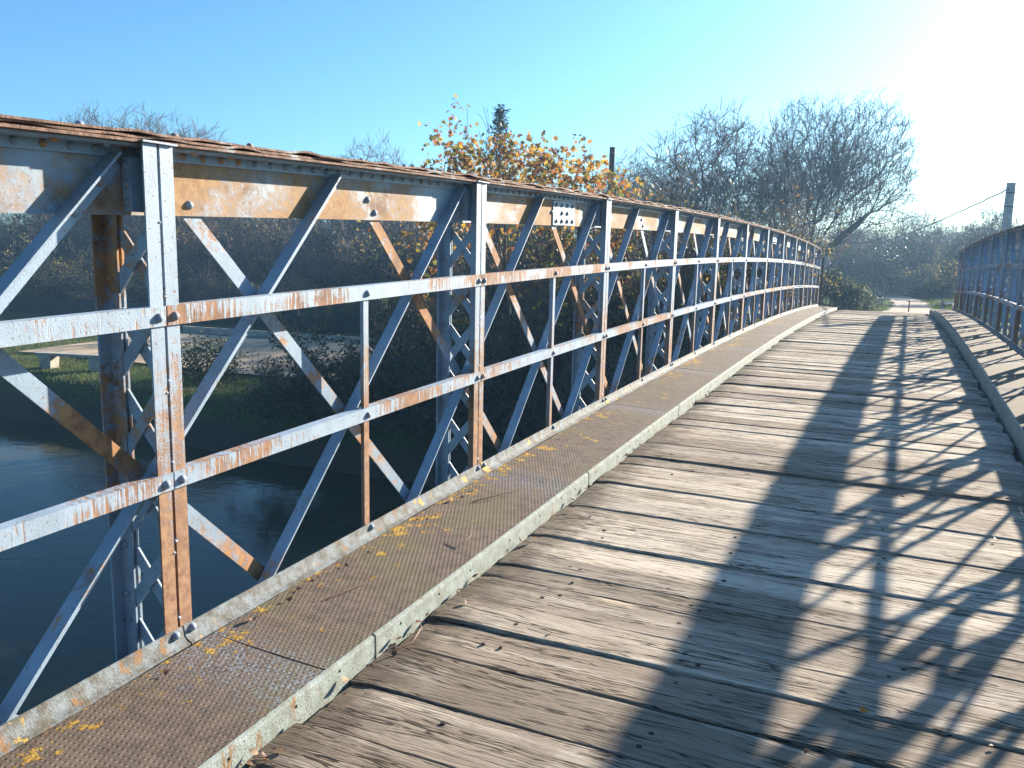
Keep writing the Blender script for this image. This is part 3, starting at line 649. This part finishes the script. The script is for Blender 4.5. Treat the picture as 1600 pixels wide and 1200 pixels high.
for i, (x, y, tp, rz, lb) in enumerate([(-59.5, 48, 10.6, .3, 'leftmost bare treetop poking above the near truss chord'), (-55.5, 49.3, 10.6, 2.2, 'bare treetop above the chord just left of the nearest post'), (-53.2, 49.7, 9.9, 4.0, 'bare treetop above the chord over the nearest post'), (-50.6, 50.2, 9.3, 5.2, 'low bare treetop above the chord right of the nearest post')]): bare_at(i % 3, x, y, tp, lb, 'bare treetops above the chord', rz)

# -- autumn tree close to the truss
rs = np.random.RandomState(51); br = []
for d, ln, r in (((-.30, -.1, 1), 7.2, .13), ((.05, .1, 1), 7.0, .14), ((.42, .1, 1), 6.8, .12), ((.75, -.1, .9), 6.4, .10), ((-.65, 0, .9), 5.4, .09), ((.2, -.5, .8), 5.0, .08), ((-.2, -.6, .7), 4.6, .08), ((.9, -.4, .5), 4.2, .07)):
    grow(rs, (rs.uniform(-.3, .3), rs.uniform(-.3, .3), -.2), d, ln, r, 3, [9, 6, 4], .62, .02, .11, .5, .2, 6, br)
br = fit(br, 7.5, None, (-2.8, 2.9))
tp = []; zg_ = -4.75
while len(tp) < 5000:                               # leaves hang in clumps under an uneven, falling outline
    x = rs.uniform(-3.1, 3.1); e = np.interp(x, [-3.1, -2.3, -1.9, -1.3, -.6, .2, 1.2, 2.2, 3.1], [1.1, 2.1, 3.0, 2.25, 2.45, 2.05, 1.85, 1.6, 1.0])+rs.normal(0, .30)
    z = e-abs(rs.normal(0, 1.7)); k_ = int(rs.uniform(3, 20)*(1 if z > e-1.6 else .5))
    if z < -3.6: continue
    c_ = np.array((x, rs.normal(0, .75), z-zg_)); tp += [c_+rs.normal(0, .17, 3) for _ in range(k_)]
plant('autumn_tree', wood_mesh('trunk', br, M['twig'], .006), leaves_mesh('crown', tp, .16, M['autumn'], rs, MAPLE, .06), (-9.3, 20.6, G(-9.3, 20.6)), 'autumn tree with large yellow and orange leaves rising behind the truss', 'tree')
# -- conifer
rs = np.random.RandomState(8); cs = []; cw = MB(); H = 9.9; cw.tube([(0, 0, -.2), (0, 0, H*.5), (.05, 0, H)], [.16, .09, .01], 6)
for i in range(150):
    t = (i+.5)/150; z = H*(.12+.88*t); R = 1.9*(1-t)**.8+.10; a = i*2.4
    for q in range(26): s = q/26; cs.append((math.cos(a)*R*s+rs.normal(0, .05), math.sin(a)*R*s+rs.normal(0, .05), z+.55*s*R**.5+rs.normal(0, .05)))
plant('conifer_tree', cw.mesh('trunk', M['bark']), leaves_mesh('crown', cs, .22, M['conifer'], rs, [(0, -.5), (.12, 0), (0, .5), (-.12, 0)], .05), (-14.6, 30.2, G(-14.6, 30.2)), 'dark pointed conifer standing behind the autumn tree', 'tree')

# -- thickets: a few shrub kinds
def shrub(seed, h, wdt, mat, n, size, nst=9, twig=True, shape=OVAL):
    rs = np.random.RandomState(seed); br = []
    for i in range(nst): a = rs.uniform(0, 6.28); grow(rs, (math.cos(a)*wdt*.15, math.sin(a)*wdt*.15, -.1), (math.cos(a)*wdt/h*.8, math.sin(a)*wdt/h*.8, 1), h*rs.uniform(.7, 1), .035*h/3, 3, [7, 6, 4], .65, .0, .13, .5, .1, 5, br)
    br = fit(br, h, wdt)
    tp = tips(br, 1, rs, 3); rs.shuffle(tp)
    return wood_mesh('stems', br, M['twig'], .006), leaves_mesh('foliage', tp[:n], size, mat, rs, shape, .10)
SH = {'green': shrub(61, 3.2, 2.2, M['green'], 3600, .13), 'ygreen': shrub(62, 3.0, 2.4, M['ygreen'], 2400, .13), 'brown': shrub(63, 3.4, 2.6, M['brown'], 1500, .12, 12), 'ever': shrub(64, 2.2, 1.7, M['ever'], 5200, .085, 12), 'bramble': shrub(65, 2.0, 2.6, M['green'], 3000, .12, 12)}
def sh_at(kind, x, y, s, label, group, rz, sz=None, z=None):
    return plant('shrub', SH[kind][0], SH[kind][1], (x, y, G(x, y) if z is None else z), label, 'shrub', group, rz, s, sz, 'stems', 'foliage')
rg = random.Random(77)
def nth(k):
    return ('leftmost', 'second from the left', 'third from the left', 'fourth from the left', 'fifth from the left', 'sixth from the left', 'seventh from the left', 'eighth from the left', 'ninth from the left', 'tenth from the left', 'eleventh from the left', 'twelfth from the left', 'thirteenth from the left', 'fourteenth from the left')[k]
# dark bank vegetation below and beside the autumn tree
for k in range(13):
    x = -15.2+k*.98+rg.uniform(-.2, .2); y = 19.2+rg.uniform(-.4, .5)
    sh_at(('bramble', 'green', 'bramble')[k % 3], x, y, rg.uniform(.85, 1.15), 'dark shrub overhanging the water on the far bank, '+nth(k), 'shrubs along the water edge', rg.uniform(0, 6))
for k in range(10):
    x = -13.5+k*1.0; y = 22.3+rg.uniform(-.8, .8)
    sh_at(('green', 'brown', 'green', 'ygreen')[k % 4], x, y, rg.uniform(1.0, 1.45), 'tangled shrub in the thicket behind the autumn tree, '+nth(k), 'thicket behind the autumn tree', rg.uniform(0, 6))
for k in range(9):
    x = -8.6+k*.62; y = 24.5+k*.75+rg.uniform(-.5, .5)
    sh_at(('ygreen', 'green', 'ygreen', 'brown')[k % 4], x, y, rg.uniform(.9, 1.2), 'shrub seen through the far bays of the truss, '+nth(k), 'shrubs behind the far bays', rg.uniform(0, 6), rg.uniform(1.0, 1.35))
def leafy_bush(seed, lobes, n, size, mat):
    rs = np.random.RandomState(seed); pts = []
    for cx, cy, cz, rx, ry, rz_ in lobes:
        d = rs.normal(0, 1, (n, 3)); d /= np.linalg.norm(d, axis=1)[:, None]; bump_ = 1+.16*np.sin(d[:, :1]*7+seed)+.13*np.sin(d[:, 1:2]*9+d[:, 2:]*6)
        q = d*np.array((rx, ry, rz_))*bump_*rs.uniform(.62, 1.06, (n, 1))+np.array((cx, cy, cz)); pts += [p for p in q if p[2] > 0]
    return leaves_mesh('foliage', pts, size, mat, rs, OVAL, .04)
st = MB()
for a_ in range(9): st.tube([(math.cos(a_)*.15, math.sin(a_)*.15, -.1), (math.cos(a_)*.5, math.sin(a_)*.35, .9)], [.02, .008], 5)
st = st.mesh('stems', M['bark'])
plant('shrub', st, leafy_bush(5, [(0, 0, .75, .85, .7, .75), (.1, .1, 1.05, .55, .5, .5)], 2600, .085, M['ever']), (-2.25, 30.4, -1.95), 'tall glossy evergreen bush at the far end of the sunlit truss', 'shrub', None, 0, 1, 1, 'stems', 'foliage')
plant('shrub', st, leafy_bush(6, [(0, 0, .5, .65, .6, .55), (-.35, .2, .7, .5, .5, .5)], 2400, .085, M['pale']), (-1.15, 30.6, -1.95), 'lower pale-leaved bush between the evergreen bush and the track', 'shrub', None, 0, 1, 1, 'stems', 'foliage')
# wooded background left of the bridge, seen through the near bays
for k in range(27):
    x = -76+k*2.25+rg.uniform(-.6, .6); y = 48+rg.uniform(-2.5, 3)
    kind = ('brown', 'ygreen', 'brown', 'green')[k % 4]
    sh_at(kind, x, y, rg.uniform(1.8, 2.3), 'tall twiggy bush in the wooded strip behind the lawn', 'bushes behind the lawn', rg.uniform(0, 6), rg.uniform(2.1, 2.6))
for k in range(14):
    x = -82+k*4.4; y = 60+rg.uniform(-3, 3)
    bare_at(k % 3, x, y, rg.uniform(4.6, 6.6), 'bare tree in the wooded strip behind the lawn, '+nth(k), 'bare trees behind the lawn', rg.uniform(0, 6), 1.4)
for k, (x, y, q) in enumerate([(-52, 36, 1.5), (-48.5, 37.5, 1.3), (-45, 36.5, 1.45), (-41.5, 38, 1.2), (-37, 38.5, 1.0), (-33, 39, .9)]):
    sh_at(('ygreen', 'green')[k % 2] if k < 4 else 'brown', x, y, q, ('yellowing', 'dark green', 'sunlit yellowing', 'low dark green', 'brown-leaved', 'small brown-leaved')[k]+' bush behind the green fence, '+('leftmost in view', 'second from the left', 'third from the left', 'fourth from the left', 'fifth from the left', 'rightmost of the row')[k], 'bushes behind the fence', k*1.3)
# woodland at the end of the track and to the right
for k in range(15):
    x = -9+k*1.6+rg.uniform(-.7, .7); y = 78+rg.uniform(-6, 14)+abs(k-6)*.4
    if abs(x-trackx(y)) < 1.6: x += 2.4
    bare_at(k % 3, x, y, rg.uniform(2.6, 4.4), 'hazy bare tree in the wood closing the end of the track', 'wood at the end of the track', rg.uniform(0, 6), 1.5)
for k in range(26):
    x = -10+k*.95+rg.uniform(-.5, .5); y = 66+rg.uniform(-7, 24)+abs(k-10)*.2
    if abs(x-trackx(y)) < 1.9: continue
    kind = ('green', 'brown', 'green', 'ygreen')[k % 4]
    sh_at(kind, x, y, rg.uniform(1.2, 1.75), 'hazy leafy bush in the undergrowth of the wood', 'undergrowth of the wood', rg.uniform(0, 6))
for k in range(12):
    x = 4.6+rg.uniform(0, 8); y = 36+k*3.0
    sh_at(('green', 'brown', 'ygreen')[k % 3], x, y, rg.uniform(.8, 1.3), 'bush beyond the right-hand truss', 'bushes beyond the right-hand truss', rg.uniform(0, 6))
for k in range(17):
    x = -8.5+k*1.05+rg.uniform(-.3, .3); y = 62+rg.uniform(-2, 3)+.25*abs(k-8)
    sh_at(('green', 'brown', 'green', 'green')[k % 4], x, y, rg.uniform(1.15, 1.4), 'dense dark bush closing the view at the end of the track', 'bushes closing the track', rg.uniform(0, 6), rg.uniform(1.15, 1.55))
sh_at('ygreen', 1.9, 57.5, 1.05, 'golden bush standing out against the dark wood, right of the track', None, 1.1, 1.0)
bare_at(0, 4.4, 52, 3.2, 'small bare tree above the right-hand truss by the concrete pole', None, .7)
for k in range(10):
    x = -7.5+k*.45; y = 33+k*1.6+rg.uniform(-1, 1); x = min(x, -3.4)
    sh_at(('brown', 'green', 'ygreen', 'brown')[k % 4], x-1.2, y, rg.uniform(.6, .85), 'scrubby bush on the left verge of the track', 'scrub on the left verge', rg.uniform(0, 6))
# clipped dark bush at the corner of the yard
rs = np.random.RandomState(91); pts = rs.normal(0, 1, (2600, 3)); pts /= np.linalg.norm(pts, axis=1)[:, None]; pts = pts*np.array((.85, .7, .6))*rs.uniform(.75, 1.0, (2600, 1))+np.array((0, 0, .55)); pts = pts[pts[:, 2] > 0]
bm = MB(); bm.tube([(0, 0, -.1), (.03, 0, .5)], [.05, .03], 6)
plant('shrub', bm.mesh('stems', M['bark']), leaves_mesh('foliage', pts, .10, M['ever'], rs), (-21.8, 21.9, G(-21.8, 21.9)), 'rounded dark bush in front of the pale paving', 'shrub', None, 0, 1.25, 1.25, 'stems', 'foliage')

# grass as stuff
def blades(name, pts, hgt, mat, rs):
    v, f = [], []
    for x, y in pts:
        z = ground(x, y); a = rs.uniform(0, 6.28); h = hgt*rs.uniform(.5, 1.3); w_ = .010+.012*rs.rand(); c, s = math.cos(a)*w_, math.sin(a)*w_; lx, ly = rs.normal(0, .35*h), rs.normal(0, .35*h); i = len(v)
        v += [(x-c, y-s, z-.02), (x+c, y+s, z-.02), (x+lx, y+ly, z+h)]; f.append((i, i+1, i+2))
    me = bpy.data.meshes.new(name); me.from_pydata(v, [], f); me.materials.append(mat); return link(name, me)
M['grass'] = leafmat('grass_blades', [(.07, .11, .025), (.10, .14, .035), (.05, .08, .02), (.16, .15, .05)], .4)
rs = np.random.RandomState(14); gp = []
while len(gp) < 26000:
    x, y = rs.uniform(-6, 8), 28.6+rs.rand()**1.6*34
    if track_edge(y, -1)-.05 < x < track_edge(y, 1)+.05: continue
    gp.append((x, y))
tag(blades('verge_grass', gp, .16, M['grass'], rs), 'grass growing on both verges of the track', 'grass', kind='stuff')
gp = [(rs.uniform(-46, -17), rs.uniform(18.6, 33)) for _ in range(42000)]; gp = [p for p in gp if not (-33 < p[0] < -17.5 and 23.2 < p[1]-.075*(p[0]+25) < 31.6)]
tag(blades('lawn_grass', gp, .11, M['grass'], rs), 'lawn on the far river bank around the concrete bench', 'grass', kind='stuff')

# ------------------------------------------------------------------ things on the far bank
M['conc'] = plain('pale_concrete', (.40, .36, .30), (.26, .24, .20), 3.5, .9, .3)
bz = ground(-27, 20.6)
B = empty('concrete_bench', (-27.2, 20.9, bz)); tag(B, 'long concrete bench on the sunlit lawn across the river', 'bench')
m = MB(); m.box(-1.6, 1.15, -.26, .26, .50, .60); m.build('seat', M['conc'], B)
for xx in (-1.25, .80):
    m = MB(); m.hexa([(xx-.16, -.22, -.05), (xx+.26, -.22, -.05), (xx+.26, .22, -.05), (xx-.16, .22, -.05), (xx-.20, -.24, .498), (xx+.30, -.24, .498), (xx+.30, .24, .498), (xx-.20, .24, .498)]); m.build('leg', M['conc'], B)
B.rotation_euler.z = .25
F = empty('fence', (-30, 34.5, ground(-30, 34.5))); tag(F, 'dark green screened fence behind the lawn and paving', 'fence')
g = plain('green_screen', (.012, .035, .032), (.008, .02, .02), 5, .8, .2)
for k in range(11):
    x0 = -19+k*2.5
    m = MB(); m.box(x0+.035, x0+2.465, -.012, .012, .04, 1.05); m.build('screen_panel', g, F)
    m = MB(); m.tube([(x0, 0, -.3), (x0, 0, 1.15)], .03, 8); m.build('fence_post', M['dark_steel'], F)
F.rotation_euler.z = .07
m = MB(); m.box(-7.6, 7.6, -.11, .11, -.1, .22); o = m.build('low_wall', M['conc'], None, (-25.3, 32.0, ground(-25, 32)+.08)); o.rotation_euler.z = .075; tag(o, 'low pale kerb wall along the back of the paving', 'wall')

# wooden pole left
m = MB(); zg = ground(-9.9, 30); m.tube([(0, 0, -.4), (0, 0, 4), (0.0, 0, 3.82-zg)], [.13, .115, .10], 10); o = m.build('wooden_pole', M['dark_wood'], None, (-9.9, 30, zg)); tag(o, 'dark wooden pole standing above the autumn leaves', 'pole')
# concrete pole right, with bundled cable
zg = ground(2.62, 27.2); PT = 2.16
P = empty('concrete_pole', (2.62, 27.2, -7)); tag(P, 'pale concrete utility pole rising behind the right-hand truss', 'pole')
m = MB(); m.sweep([[(s1*r, s2*r*.8, z) for s1, s2 in ((-1, -1), (1, -1), (1, 1), (-1, 1))] for r, z in ((.15, 0), (.105, PT+7))]); m.build('shaft', plain('pole_concrete', (.42, .42, .40), (.33, .33, .32), 7), P)
for zz in (PT+6.72, PT+6.35):
    m = MB(); r = .108+.007*(PT+7-zz)*.6; m.box(-r-.006, r+.006, -r*.8-.006, r*.8+.006, zz-.012, zz+.012); m.build('steel_band', M['dark_steel'], P)
m = MB(); a = Vector((2.55, 27.1, PT-.18)); b = Vector((-5.9, 92, 1.2)); pts = []
for i in range(90): t = i/89; p = a.lerp(b, t); p.z -= 1.5*4*t*(1-t)*.45; p.x += .012*math.sin(i*2.1); p.z += .012*math.cos(i*2.1); pts.append(p)
m.tube(pts, .022, 5); tag(m.build('overhead_cable', M['dark_steel']), 'bundled overhead cable running down from the concrete pole', 'cable')
# round sign seen from behind
sz = -.03; S = empty('road_sign', (-2.24, 28.9, -2.0)); tag(S, 'round road sign seen from behind at the far end of the truss', 'sign')
m = MB(); m.sweep([[(math.cos(k*math.pi/16)*r, y, 1.86+math.sin(k*math.pi/16)*r) for k in range(32)] for r, y in ((.19, 0), (.2, .004), (.2, .014), (.19, .018))]); m.build('disc', plain('sign_back', (.42, .43, .44), (.36, .37, .38), 6, .5, .05), S)
m = MB(); m.tube([(0, -.03, -.2), (0, -.03, 2.0)], .028, 8); m.build('sign_post', M['dark_steel'], S)
# stones beside the track
def stone(x, y, w_, h, lean, label):
    rs = np.random.RandomState(int(abs(x)*100)); m = MB(); rings = []
    for z, s in ((-.1, 1), (h*.35, .95), (h*.75, .8), (h, .45)): rings.append([(math.cos(k*.785)*w_*s*rs.uniform(.85, 1.1)+lean*z, math.sin(k*.785)*w_*.6*s*rs.uniform(.85, 1.1), z) for k in range(8)])
    m.sweep(rings); o = m.build('boundary_stone', M['conc'], None, (x, y, ground(x, y))); tag(o, label, 'stone')
stone(-.72, 37.6, .17, .42, .35, 'pale leaning boundary stone on the left verge of the track')
stone(1.75, 38.4, .10, .46, .03, 'slim upright pale stone on the right verge of the track')
# barrier post in the track
K = empty('track_barrier', (.42, 31.5, ground(.42, 31.5)+.05)); tag(K, 'thin low barrier post with a crossbar in the middle of the track', 'barrier')
m = MB(); m.tube([(0, 0, -.15), (0, 0, .40)], .018, 8); m.build('post', M['dark_wood'], K)
m = MB(); m.tube([(-.10, 0, .36), (.40, 0, .355)], .012, 6); m.build('crossbar', M['dark_wood'], K)
# white bent bracket at the end of the right walkway
m = MB(); wmat = plain('white_paint', (.72, .74, .76), (.62, .64, .66), 12, .5, .1); m.tube([(-.20, 0, -.1), (-.17, 0, .12), (-.09, 0, .30), (.13, 0, .32), (.17, 0, .18), (.16, 0, -.1)], .028, 8)
o = m.build('metal_hoop', wmat, None, (1.46, 29.0, -1.62)); tag(o, 'small white bent metal hoop at the end of the right-hand walkway', 'hoop')

# ------------------------------------------------------------------ litter on the deck and walkway
M['dry'] = leafmat('dry_leaf', [(.26, .15, .08), (.36, .25, .15), (.18, .10, .06), (.42, .33, .22)], .25)
M['orange'] = leafmat('orange_leaf', [(.62, .24, .03), (.60, .22, .03)], .3)
def leaf_mesh(seed, mat):
    rs = random.Random(seed); m = MB(); v = []; k = 10
    for i in range(k): a = i/k*6.283; r = 1+.18*math.sin(3*a+seed)+rs.uniform(-.08, .08); v.append((math.cos(a)*r*.5, math.sin(a)*r*.34, .10*math.cos(2*a+seed)+.05*rs.random()))
    v.append((0, 0, -.02)); m.add(v, [(i, (i+1) % k, k) for i in range(k)], True); return m.mesh('fallen_leaf', mat)
LM = [leaf_mesh(i, M['dry']) for i in range(5)]; rg = random.Random(3)
for k in range(46):
    y = 1.7+rg.random()**1.4*7; x = XK+.012+abs(rg.gauss(0, .035)); o = link('fallen_leaf', rg.choice(LM)); s = rg.uniform(.018, .042); o.scale = (s, s, s); o.location = (x, y, ZD+prof(y)+.006+rg.uniform(0, .012)); o.rotation_euler = (rg.uniform(-.6, .6), rg.uniform(-.6, .6), rg.uniform(0, 6))
    tag(o, 'small dry brown leaf caught along the foot of the left kerb', 'leaf', 'dry leaves along the left kerb')
for k in range(16):
    y = 1.6+rg.random()*4; o = link('fallen_leaf', rg.choice(LM)); s = rg.uniform(.018, .034); o.scale = (s, s, s); o.location = (-2.17+abs(rg.gauss(0, .03)), y, ZW+prof(y)+.029); o.rotation_euler = (rg.uniform(-.5, .5), rg.uniform(-.5, .5), rg.uniform(0, 6))
    tag(o, 'dry leaf scrap lying on the walkway against the edge angle', 'leaf', 'leaf scraps on the walkway')
for k in range(22):
    y = 1.9+rg.random()*5; x = rg.uniform(-1.5, .75); o = link('fallen_leaf', rg.choice(LM)); s = rg.uniform(.012, .026); o.scale = (s, s, s); o.location = (x, y, ZD+prof(y)+.008); o.rotation_euler = (rg.uniform(-.4, .4), rg.uniform(-.4, .4), rg.uniform(0, 6))
    tag(o, 'tiny dry leaf scattered on the open planks', 'leaf', 'leaves scattered on the planks')
o = link('fallen_leaf', leaf_mesh(8, M['orange'])); o.scale = (.034,)*3; o.location = (.02, 2.86, ZD+prof(2.86)+.008); o.rotation_euler = (.5, .2, .5); tag(o, 'bright orange leaf by a plank joint in the truss shadow', 'leaf')
def twig(pts, r, label):
    m = MB(); m.tube(pts, r, 5); b = Vector(pts[0]); o = m.build('twig', M['dry'], None); tag(o, label, 'twig')
z_ = lambda y, h=.006: ZW+.013+prof(y)+h
twig([(-2.02, 2.62, z_(2.62)), (-1.98, 2.72, z_(2.72, .010)), (-1.965, 2.82, z_(2.82))], [.003, .0025, .002], 'short pale twig on the walkway beyond the nearest sheet joint')
twig([(-2.05, 3.98, z_(3.98)), (-1.99, 4.08, z_(4.08, .012)), (-1.90, 4.30, z_(4.30, .008))], [.004, .0035, .002], 'long thin twig on the walkway near the second post')
twig([(-1.80, 3.40, z_(3.40)), (-1.79, 3.47, z_(3.47, .03)), (-1.83, 3.55, z_(3.55, .05))], [.004, .003, .002], 'dark upturned twig on the walkway near the kerb')
zd = lambda y, h=.012: ZD+prof(y)+h
twig([(-1.62, 2.50, zd(2.5)), (-1.58, 2.58, zd(2.58, .02)), (-1.60, 2.68, zd(2.68, .03)), (-1.63, 2.72, zd(2.72, .02))], [.004, .004, .003, .003], 'curled pale stalk on the planks beside the left kerb')

# ------------------------------------------------------------------ haze
hz = MB(); hz.box(-115, 60, -30, 150, -8.6, 13)
g = NT('air_haze'); v = g.n('VolumePrincipled', {'Color': (.36, .63, 1.0), 'Density': .0013, 'Anisotropy': .35}); g.t.links.new(v.outputs[0], g.out.inputs['Volume'])
tag(hz.build('haze', g.m), 'thin bluish haze over the river and the wood', 'haze', kind='stuff')
